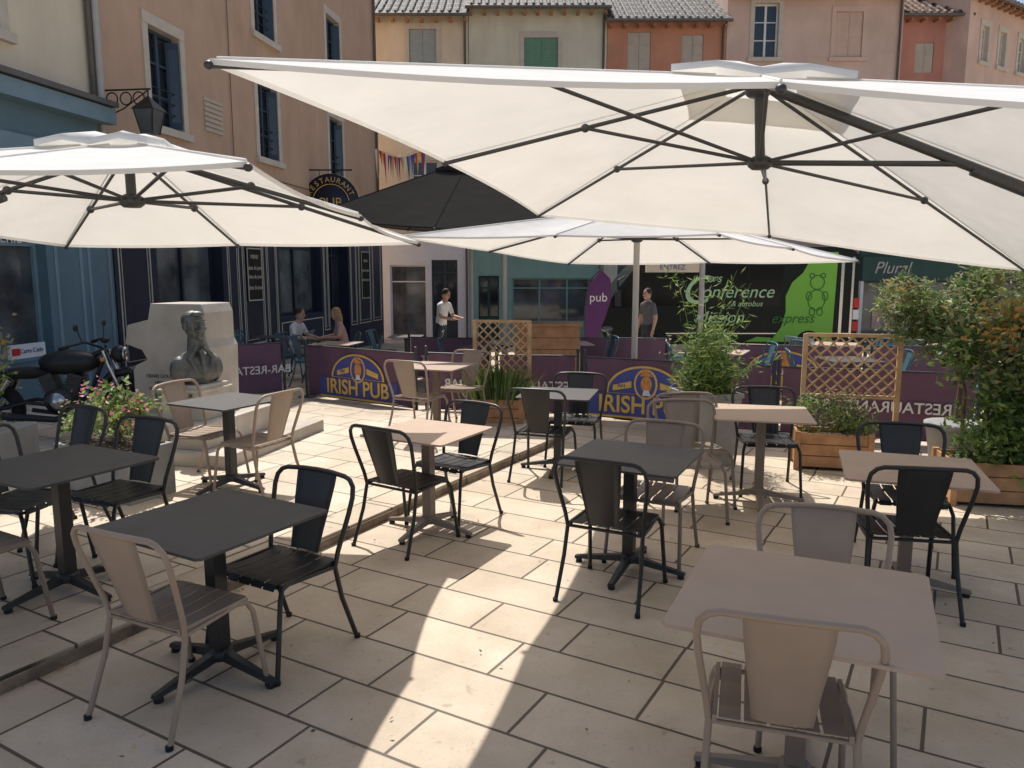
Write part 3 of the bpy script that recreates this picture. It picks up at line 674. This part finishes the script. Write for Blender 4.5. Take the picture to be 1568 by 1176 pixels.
b.box(0,14.2,-.3,.0,3.45,3.72,'navy'); b.box(0,14.2,-.315,-.3,3.5,3.53,'gold')
for a,c in ((.1,1.0),(3.7,4.2),(4.35,5.35),(5.5,6.05),(8.95,9.3),(11.05,11.6),(11.8,12.9),(13.1,14.0)): frame_rect(b,a,c,.2,3.0,-.12); frame_rect(b,a+.08,c-.08,.3,2.9,-.12,'gold',.012)
for a,c in ((1.2,3.5),(6.2,8.8)): frame_rect(b,a,c,-.1,.6,-.12)
for a,c,d,e in ((4.5,5.2,1.2,2.4),(11.95,12.75,1.0,2.5)): b.box(a,c,-.16,-.125,d,e,'interior'); frame_rect(b,a,c,d,e,-.16,'gold')
volume(b,0,14.2,-1,12.6,9,'tan','roofr')
b.tube([(-.02,-.12,3.8),(-.02,-.12,12.3)],.06,'pole_l',8)
for z in (4.6,7.4): 
    for u in (2.02,6.17,10.5): 
        for i in range(3): b.tube([(u-.5,.05,z+.25+.2*i),(u+.5,.05,z+.25+.2*i)],.01,'blk',6)
for u in (2.02,6.17,10.5):
    for z0,z1 in ((4.6,6.2),(7.4,9.0)):
        b.cbox((u+.36,.06,(z0+z1)/2),(.24,.03,z1-z0),'bluef',rz=R(-66)); b.cbox((u+.355,.042,(z0+z1)/2),(.16,.012,z1-z0-.25),'glass',rz=R(-66))
for i in range(7): b.box(3.3,4.0,-.03,-.001,4.75+i*.1,4.82+i*.1,'shutk')
# cables and clips along the facade
b.tube([(0,-.03,4.05),(3,-.035,4.0),(7,-.03,4.08),(14.1,-.03,4.0)],.012,'gutter',5); b.tube([(4.4,-.03,4.0),(4.42,-.03,12)],.01,'gutter',5)
rest=b.obj('restaurant_building',(-6.84,13.2,0),th)
for i,(u,z) in enumerate([(4.85,2.2),(4.85,1.95),(4.85,1.75),(4.85,1.5),(12.35,2.2),(12.35,1.9),(12.35,1.6)]): text('menu_text','MENU' if i in (0,4) else 'plats du jour',rest,(u,-.165,z),.13,'gold')
b=B(); RXm=Matrix.Rotation(R(90),4,'X')
b.lathe((0,0,0),[(.78,-.04),(.78,.04)],'navy',32,RXm); b.torus((0,0,0),.76,.03,'goldy',RXm); b.torus((0,-.05,0),.5,.012,'goldy',RXm)
b.tube([(-1.2,0,.88),(.6,0,.88)],.02,'blk',6); b.tube([(-.3,0,.88),(-.3,0,.7)],.01,'blk',6); b.tube([(.3,0,.88),(.3,0,.7)],.01,'blk',6)
so=b.obj('hanging_pub_sign',(-4.95,21.6,3.72))
word='RESTAURANT'
for i,ch in enumerate(word):
    a=R(155-130*i/(len(word)-1)); text('sign_letter',ch,so,(.62*math.cos(a),-.06,.62*math.sin(a)),.20,'goldy',rot=(R(90),R(0)-(a-R(90)),0))
text('sign_text','PUB',so,(0,-.06,0),.36,'goldy')
b=B()
facade(b,-8,0,4.4,11,[(-3.1,-1.9,5.2,8.2,'win','stone2','tealw2'),(-6,-4.8,6.0,8.2,'win','stone2','tealw2')],'cream')
facade(b,-8,0,-1,4.4,[(-3.2,-1.5,.55,2.75,'shop',None,'tealw2'),(-6.6,-4.2,.55,2.75,'shop',None,'tealw2')],'tealw',y=-.10,depth=.25)
b.box(-8,0,-.35,-.0,4.25,4.5,'tealw2'); b.box(-8,0,-.18,-.11,3.1,3.8,'tealw2')
b.box(-8,0,-.42,-.0,4.52,4.60,'gutter')
for a,c in ((-1.35,-.75),(-.62,-.08)): frame_rect(b,a,c,0,3.0,-.10,'tealw2',.06)
volume(b,-8,0,-1,11,9,'cream','roofr')
tl=b.obj('teal_shop_building',(-6.84,13.2,0),th)
text('window_lettering','BROSSERIE',tl,(-2.3,.05,2.35),.22,'white'); 
b=B(); b.box(-.33,.33,-.02,.02,-.1,.1,'white'); b.box(-.3,-.16,-.03,-.021,-.05,.05,'redl'); pl=b.obj('shop_sticker',(-6.95,11.0,.75),th); text('sticker_text','Carte Cado',pl,(.06,-.03,0),.09,'bblue')
b=B()
b.tube([(0,0,.5),(.9,0,.5)],.015,'blk',6); b.tube([(0,0,0),(0,0,.65)],.02,'blk',6)
for t0 in (.2,.45,.68): b.torus((t0,0,.36),.1,.012,'blk',Matrix.Rotation(R(90),4,'X'),n=18,m=6)
b.tube([(0,0,.05),(.4,0,.2),(.85,0,.48)],.012,'blk',6); b.tube([(.85,0,.5),(.85,0,.38)],.012,'blk',6)
vs=[(-.1,-.1,-.22),(.1,-.1,-.22),(.1,.1,-.22),(-.1,.1,-.22),(-.17,-.17,.16),(.17,-.17,.16),(.17,.17,.16),(-.17,.17,.16)]
b.add([(x+.85,y,z) for x,y,z in vs],[(0,3,2,1),(0,1,5,4),(1,2,6,5),(2,3,7,6),(3,0,4,7)],'glassl')
for i in range(4): b.tube([Vector(vs[i])+Vector((.85,0,0)),Vector(vs[i+4])+Vector((.85,0,0))],.014,'blk',5)
b.add([(.65,-.2,.16),(1.05,-.2,.16),(1.05,.2,.16),(.65,.2,.16),(.85,0,.40)],[(0,1,4),(1,2,4),(2,3,4),(3,0,4),(3,2,1,0)],'blk')
b.obj('wall_lantern',(-6.85,13.4,4.35),R(-8))
b=B(); b.tube([(0,0,0),(.7,0,.0)],.02,'blk',6); b.tube([(0,0,-.4),(0,0,.2)],.02,'blk',6); b.torus((.3,0,-.15),.12,.012,'blk',Matrix.Rotation(R(90),4,'X')); b.tube([(.65,0,0),(.65,0,-.15)],.012,'blk',6); b.lathe((.65,0,-.5),[(.08,0),(.14,.3),(.02,.38)],'glassl',6)
b.obj('wall_lantern',(-4.62,26.6,4.2),R(-20))
# ------------------------------------------------------------------ back row
def house(name,x0,x1,y,zt,wall,roof,ops,ground,D=8,ang=0,rise=1.5,zb=-1.2):
    b=B(); w=x1-x0
    facade(b,0,w,3.4,zt,ops,wall)
    ground(b,w)
    volume(b,0,w,zb,zt,D,wall,roof,rise)
    return b.obj(name,(x0,y,0),ang)
def gplain(wall,ops): 
    def g(b,w): facade(b,0,w,-1.2,3.4,ops,wall); b.box(0,w,-.06,0,3.3,3.42,'stone2')
    return g
Z=-.76
house('cream_house',-6.6,-1.62,30,11.2,'cream','roof',[(2.8,3.8,9.3,10.7,'shut','stone2','shutb'),(2.8,3.8,4.4,6.0,'win','stone2','white')],gplain('white',[(1.9,3.3,Z,2.1,'shop',None,'white'),(3.5,4.5,Z,2.3,'door',None,'char'),(.4,1.6,Z,2.1,'shop',None,'white')]),rise=2.4)
house('pale_green_house',-1.6,3.5,30,11.45,'cream2','roof',[(2.05,3.3,9.0,10.4,'shut','stone2','shutg'),(.5,1.5,5.2,7,'win','stone2','white')],gplain('mint',[(.3,1.1,Z,1.7,'door',None,'dgreen'),(1.6,4.8,-.1,1.6,'shop',None,'mint')]),rise=2.2)
house('orange_house',3.52,7.9,30,11.0,'orange','roof',[(.75,1.6,9.2,10.6,'shut',None,'shutk'),(2.75,3.55,9.2,10.5,'shut',None,'shutk')],gplain('cream',[(.5,3.4,-.1,2.2,'shop',None,'white')]),rise=2.4)
house('pink_house',7.92,14.4,30,12.0,'pink','roofr',[(1.0,1.9,9.7,11.6,'win','stone2','white'),(4.0,5.0,9.7,11.3,'shut','pink','pink')],gplain('pink',[(.5,5.4,-.1,1.6,'shop',None,'dgreen')]),rise=2.2)
house('red_house',14.42,17.2,31,11.5,'red','roofr',[(1.0,1.7,9.4,10.5,'shut',None,'shutk')],gplain('dgreen',[(.3,2.4,-.2,1.4,'shop',None,'white')]),rise=2.6)
house('rose_house',17.0,27,30.3,12.1,'pink','roofr',[(1.0,1.5,9.8,11.1,'win','stone2','white'),(2.4,2.9,9.8,11.1,'win','stone2','white'),(4.0,4.6,9.8,11.1,'win','stone2','white')],gplain('dgreen',[(.3,3.4,-.2,1.4,'shop',None,'white')]),ang=R(34),rise=.6)
b=B(); b.box(0,7,-.2,0,1.55,2.35,'dgreen'); b.box(0,7,-.12,-.05,-1,-.2,'dgreen'); b.box(0,7,0,.1,-1,3.4,'dgreen')
for x in (0,2.2,4.6,6.9): b.box(x,x+.1,-.14,0,-.2,1.55,'white')
b.add([(.1,-.03,-.2),(6.9,-.03,-.2),(6.9,-.03,1.5),(.1,-.03,1.5)],[(0,1,2,3)],'glassl')
for i in range(9): b.box(.5+.7*i,.8+.7*i,-.06,-.035,rnd.uniform(-.1,.3),rnd.uniform(.5,1.2),rnd.choice(['white','shirtp','pole_l']))
f=b.obj('shop_front',(11.6,26,0),R(4)); text('shop_name','Plural',f,(1.0,-.21,1.97),.55,'pole_l',shear=.3)
b=B()
for i in range(24):
    x=i*.062; z=-.25*math.sin(i/23*math.pi)
    b.add([(x,0,z),(x+.07,0,z),(x+.05+rnd.uniform(-.05,.05),rnd.uniform(-.1,.1),z-rnd.uniform(.4,.95))],[(0,1,2)],rnd.choice(['redl','goldy','tealw2','bblue','white','orangeb','redl']))
b.tube([(0,0,0),(.7,0,-.25),(1.4,0,0)],.006,'blk',5)
b.obj('bunting',(-4.05,23.5,5.45))
b=B(); b.tube([(0,0,0),(0,0,1.6),(.1,0,2.3),(.4,0,2.6)],.02,'char',6)
pts=[(0,.6),(-.02,1.6),(-.12,2.25),(-.4,2.55),(-.62,2.35),(-.66,1.9),(-.5,1.4),(-.3,.9)]
b.extr([(-x,z) for x,z in pts],-.004,.004,'fpur')
fo=b.obj('feather_flag',(1.75,18.6,gz(18.6)-.35),R(8)); text('flag_text','pub',fo,(.33,-.012,1.9),.3,'white')
b=B()
for i in range(6): b.box(-.5,.5,-.25+.0,.25,.18*i+.004,.18*i+.176,'wood')
b.box(-.54,.54,-.29,.29,1.08,1.12,'wood'); b.obj('wooden_counter',(.55,12.2,gz(12.2)))
# ------------------------------------------------------------------ coach
b=B()
L_=6.6;Hh=2.85
body=[(.10,.35),(-.05,.8),(0,1.2),(.35,1.75),(.75,2.25),(1.15,2.6),(1.6,Hh-.03),(2.4,Hh),(L_-.3,Hh),(L_-.05,Hh-.2),(L_,1.2),(L_,.35)]
b.extr(body,0,2.1,'busb')
b.extr([(.22,1.3),(.55,1.78),(.95,2.28),(1.30,2.5),(1.42,2.35),(1.15,1.3)],-.012,-.002,'busg')
b.extr([(1.28,1.35),(1.58,2.4),(L_-1.95,2.4),(L_-2.05,1.35)],-.012,-.002,'busg')
for x in (2.6,3.7): b.box(x,x+.05,-.018,-.013,1.35,2.4,'busb')
b.extr([(4.35,.42),(4.62,.8),(4.72,1.2),(4.70,1.6),(4.85,1.95),(5.12,2.2),(5.25,2.45),(5.30,2.72),(6.0,2.72),(5.95,.42)],-.022,-.013,'lime')
b.extr([(3.7,.42),(4.34,.42),(4.40,.52),(4.0,.55)],-.021,-.012,'lime')
def ring(cx,cz,r,rz_=1): b.tube([(cx+r*math.cos(t*math.pi/8),-.028,cz+r*rz_*math.sin(t*math.pi/8)) for t in range(17)],.012,'limed',5)
ring(5.5,1.95,.18); ring(5.36,2.12,.06); ring(5.64,2.12,.06); ring(5.5,1.5,.22,1.2); ring(5.3,1.6,.07,1.6); ring(5.72,1.6,.07,1.6); ring(5.4,1.2,.07,1.5); ring(5.6,1.2,.07,1.5)
for x in (1.35,5.35):
    b.lathe((0,0,0),[(.40,-.02),(.40,.02)],'interior',24,Matrix.Translation((x,-.0,.36))@Matrix.Rotation(R(90),4,'X'))
    b.torus((x,.0,.36),.27,.09,'rubber',Matrix.Rotation(R(90),4,'X')); b.lathe((0,0,0),[(.18,-.06),(.18,.05),(.08,.08)],'chrome',16,Matrix.Translation((x,0,.36))@Matrix.Rotation(R(90),4,'X'))
for z,k_ in ((.7,'redl'),(1.0,'white'),(1.3,'redl')): b.box(L_-.14,L_+.015,-.02,.22,z,z+.25,k_)
b.box(L_-.5,L_-.42,-.02,-.001,.5,2.6,'chrome'); b.box(L_-.22,L_-.16,-.02,-.001,.5,2.6,'chrome')
b.tube([(.55,0,2.1),(.35,-.2,2.0),(.35,-.25,1.6)],.03,'blk',6); b.box(.28,.42,-.33,-.2,1.35,1.75,'blk'); b.ell((.12,.0,.75),(.16,.10,.09),'glassl')
b.box(1.2,L_-.2,-.008,0,.62,.65,'chrome')
bus=b.obj('coach',(2.35,20,gz(20)),0,.03)
text('livery','C',bus,(2.35,-.03,1.72),1.05,'txtg',shear=.3); text('livery','ars',bus,(2.85,-.03,2.05),.3,'txtg',shear=.3); text('livery','onférence',bus,(3.45,-.03,1.70),.46,'txtg',shear=.3)
text('livery','& autobus',bus,(3.7,-.03,1.40),.2,'txtg',shear=.3)
text('livery','Mission',bus,(3.0,-.03,1.05),.42,'txtg',shear=.3); text('livery','express',bus,(4.9,-.035,1.02),.36,'limed',shear=.3)
b=B(); b.box(-.6,.6,-.03,.03,0,.4,'cream'); so=b.obj('menu_sign',(3.6,17.5,1.85)); text('sign_text','BAR CAFE',so,(0,-.035,.28),.16,'bblue'); text('sign_text','ENTREZ',so,(0,-.035,.11),.16,'bblue')
# ------------------------------------------------------------------ people
def person(name,J,shirt,legs,hair,loc,rz,long_hair=False,short=True):
    rad={'pel':.135,'waist':.125,'chest':.145,'neck':.055,'headb':.055,'shL':.062,'shR':.062,'elL':.042,'elR':.042,'wrL':.027,'wrR':.027,'haL':.03,'haR':.03,'hiL':.088,'hiR':.088,'knL':.058,'knR':.058,'anL':.038,'anR':.038,'toL':.032,'toR':.032}
    E=[('pel','waist'),('waist','chest'),('chest','neck'),('neck','headb')]
    for s_ in 'LR': E+=[('chest','sh'+s_),('sh'+s_,'el'+s_),('el'+s_,'wr'+s_),('wr'+s_,'ha'+s_),('pel','hi'+s_),('hi'+s_,'kn'+s_),('kn'+s_,'an'+s_),('an'+s_,'to'+s_)]
    ks=['pel']+[k for k in J if k!='pel' and k in rad]
    me=bpy.data.meshes.new(name+'_sk'); me.from_pydata([J[k] for k in ks],[(ks.index(a),ks.index(c)) for a,c in E],[])
    o=bpy.data.objects.new(name+'_sk',me); sc.collection.objects.link(o)
    md=o.modifiers.new('skin','SKIN'); md.use_smooth_shade=True
    sv=me.skin_vertices[0].data
    for i,k in enumerate(ks):
        r=rad[k]; sv[i].radius=(r,r*(.78 if k in('pel','waist','chest') else 1)); sv[i].use_root=(k=='pel')
    ss=o.modifiers.new('sub','SUBSURF'); ss.levels=2; ss.render_levels=2
    dg=bpy.context.evaluated_depsgraph_get(); ev=o.evaluated_get(dg).to_mesh()
    b=B()
    def dseg(p,a,c):
        a=Vector(a);c=Vector(c);t=max(0,min(1,(p-a).dot(c-a)/max(1e-9,(c-a).length_squared))); return (p-(a+(c-a)*t)).length,t
    vs=[v.co.copy() for v in ev.vertices]
    grp={}
    for f in ev.polygons:
        p=f.center; best=min(((dseg(p,J[a],J[c])[0]-rad[a]*.5,a,c,dseg(p,J[a],J[c])[1]) for a,c in E),key=lambda t:t[0])
        a,c,t=best[1],best[2],best[3]
        if a in('neck','headb') or (a=='chest' and c=='neck' and t>.75): k=('skin')
        elif a.startswith('wr') or (a.startswith('el')) : k='skin' if short else (shirt if not a.startswith('wr') else 'skin')
        elif a.startswith('sh'): k=shirt if (t<.75 or not short) else 'skin'
        elif a.startswith('hi') or a.startswith('kn'): k=legs
        elif a=='pel' : k=legs if c!='waist' or t<.3 else shirt
        elif a.startswith('an'): k='shoe'
        else: k=shirt
        grp.setdefault(k,[]).append(list(f.vertices))
    for k,fl in grp.items():
        used=sorted({i for f in fl for i in f}); mp={i:n for n,i in enumerate(used)}
        b.add([vs[i] for i in used],[[mp[i] for i in f] for f in fl],k,True)
    bpy.data.objects.remove(o)
    hb=Vector(J['headb']); fd=Vector(J.get('face',(0,-1,-.1))).normalized(); rt=Vector((-fd.y,fd.x,0)).normalized(); up=rt.cross(fd)
    if up.z<0: up=-up
    T=Matrix((( rt.x,-fd.x,up.x),(rt.y,-fd.y,up.y),(rt.z,-fd.z,up.z))).to_4x4(); T.translation=hb+Vector((0,0,.085))+fd*.015
    old=b.M; b.M=T
    b.ell((0,0,.0),(.073,.092,.115),'skin'); b.ell((0,-.03,-.06),(.055,.06,.05),'skin'); b.tube([(0,-.088,.02),(0,-.112,-.018),(0,-.09,-.025)],[.008,.015,.010],'skin',6)
    for s_ in(-1,1): b.ell((s_*.073,.01,-.005),(.01,.018,.028),'skin'); b.ell((s_*.03,-.083,.018),(.012,.006,.006),'shirtd'); b.ell((s_*.03,-.084,.036),(.016,.006,.004),hair)
    b.ell((0,-.083,-.052),(.022,.008,.006),'shirtp')
    b.ell((0,.022,.030),(.082,.092,.10),hair)
    if long_hair: b.ell((0,.06,-.06),(.075,.05,.15),hair); b.ell((-.06,.03,-.05),(.025,.05,.12),hair); b.ell((.06,.03,-.05),(.025,.05,.12),hair)
    b.M=old
    for s_ in 'LR':
        w=Vector(J['wr'+s_]);h=Vector(J['ha'+s_]); d=(h-w).normalized(); sd=d.cross(Vector((0,0,1)));
        if sd.length<.3: sd=Vector((0,1,0))
        sd.normalize(); dn=d.cross(sd); 
        if dn.z>0: dn=-dn
        for i,ln in enumerate((.07,.08,.075,.06)):
            o_=h+sd*(.0165*(i-1.5)); b.tube([o_-d*.02,o_+d*ln*.5+dn*.006,o_+d*ln*.85+dn*.025,o_+d*ln*.8+dn*.035],[.0085,.008,.007,.005],'skin',6)
        o_=w+d*.03+sd*(-.03); b.tube([o_,o_-sd*.022+d*.03,o_-sd*.018+d*.06],[.011,.010,.007],'skin',6)
    return b.obj(name,loc,rz)
def stand(arm='down',lean=0.):
    J={'pel':(0,0,.93),'waist':(0,0-lean*.3,1.10),'chest':(0,0-lean*.8,1.33),'neck':(0,.0-lean,1.48),'headb':(0,-.01-lean*1.1,1.53),
       'shL':(.18,-lean*.9,1.40),'shR':(-.18,-lean*.9,1.40),'hiL':(.09,0,.86),'hiR':(-.09,0,.86),'knL':(.11,-.02,.47),'knR':(-.12,.02,.47),'anL':(.12,.04,.07),'anR':(-.14,.05,.07),'toL':(.14,-.12,.035),'toR':(-.16,-.11,.035)}
    if arm=='down': J.update({'elL':(.24,.02,1.12),'wrL':(.25,-.06,.87),'haL':(.25,-.09,.80),'elR':(-.24,.02,1.12),'wrR':(-.25,-.06,.87),'haR':(-.25,-.09,.80)})
    else: J.update({'elL':(.23,-.05-lean,1.14),'wrL':(.14,-.28-lean,1.12),'haL':(.11,-.35-lean,1.12),'elR':(-.23,-.05-lean,1.14),'wrR':(-.14,-.28-lean,1.10),'haR':(-.1,-.35-lean,1.10)})
    return J
def sit(lean=.05):
    return {'pel':(0,.02,.54),'waist':(0,.01,.70),'chest':(0,-lean,.94),'neck':(0,-lean-.03,1.09),'headb':(0,-lean-.05,1.14),'face':(0,-1,-.25),
       'shL':(.18,-lean,1.0),'shR':(-.18,-lean,1.0),'elL':(.25,-.14,.80),'wrL':(.14,-.36,.78),'haL':(.10,-.42,.775),'elR':(-.25,-.14,.80),'wrR':(-.13,-.36,.78),'haR':(-.09,-.42,.775),
       'hiL':(.10,-.02,.53),'hiR':(-.10,-.02,.53),'knL':(.13,-.43,.52),'knR':(-.13,-.43,.52),'anL':(.13,-.42,.09),'anR':(-.14,-.36,.09),'toL':(.14,-.56,.035),'toR':(-.16,-.5,.035)}
y=14.6; person('seated_man',sit(.06),'shirtw','beigep','hairb',(-4.12,y,gz(y)),R(78)); inst('terrace_chair',CH['teal'],(-4.12,y,gz(y)),R(78+180)); inst('terrace_table',TDs,(-3.68,y+.05,gz(y)),R(-10))
y=14.75; person('seated_woman',sit(.08),'shirtp','jeans','hairl',(-3.22,y,gz(y)),R(-70),long_hair=True); inst('terrace_chair',CH['teal'],(-3.22,y,gz(y)),R(110))
J=stand('fwd',lean=.12); y=16.6; J['face']=(0,-1,-.5); person('waiter',J,'shirtw','jeans','hairb',(-1.54,y,gz(y)),R(60))
y=16.4; person('standing_man',stand('down'),'shirtg','jeans','hairb',(2.88,y,gz(y)),R(-60))
b=B()
for i in range(90):
    x=rnd.uniform(-1.6,2.5);y=rnd.uniform(2.7,8.5); leaf(b,(x,y,.012),.013,rnd.choice(['lfr','lfo','goldy','bark']),2.0,0)
for i in range(60):
    t=rnd.uniform(4,12.5); p=s0+kd*t-kn*rnd.uniform(.02,.10); leaf(b,(p.x,p.y,.012),.014,rnd.choice(['lfr','lfo','bark']),2.0,0)
b.v=[(x,y_,min(max(z,.006),.02)) for x,y_,z in b.v]
b.obj('fallen_leaves')
# ------------------------------------------------------------------ light, world, camera
el=R(57); az=math.atan2(-.30,.95)
sd=Vector((math.sin(az)*math.cos(el),math.cos(az)*math.cos(el),math.sin(el)))
sl=bpy.data.lights.new('sun','SUN'); sl.energy=5.0; sl.angle=R(.5); sl.color=(1,.955,.89)
so=bpy.data.objects.new('sun',sl); sc.collection.objects.link(so); so.rotation_euler=(-sd).to_track_quat('-Z','Y').to_euler()
w=bpy.data.worlds.new('World'); sc.world=w; w.use_nodes=True; nt=w.node_tree
sk=nt.nodes.new('ShaderNodeTexSky'); sk.sky_type='NISHITA'; sk.sun_disc=False; sk.sun_elevation=el; sk.sun_rotation=az; sk.altitude=200; sk.dust_density=3.0; sk.ozone_density=.6
nt.links.new(sk.outputs[0],nt.nodes['Background'].inputs['Color']); nt.nodes['Background'].inputs['Strength'].default_value=.135
cam=bpy.data.cameras.new('camera'); co=bpy.data.objects.new('camera',cam); sc.collection.objects.link(co); sc.camera=co
cam.sensor_width=36; cam.lens=27.1; cam.clip_end=2000; cam.clip_start=.05
co.location=(0,0,1.88); co.rotation_euler=(R(90-8.34),0,0)
sc.view_settings.view_transform='Standard'; sc.view_settings.look='None'; sc.view_settings.exposure=0
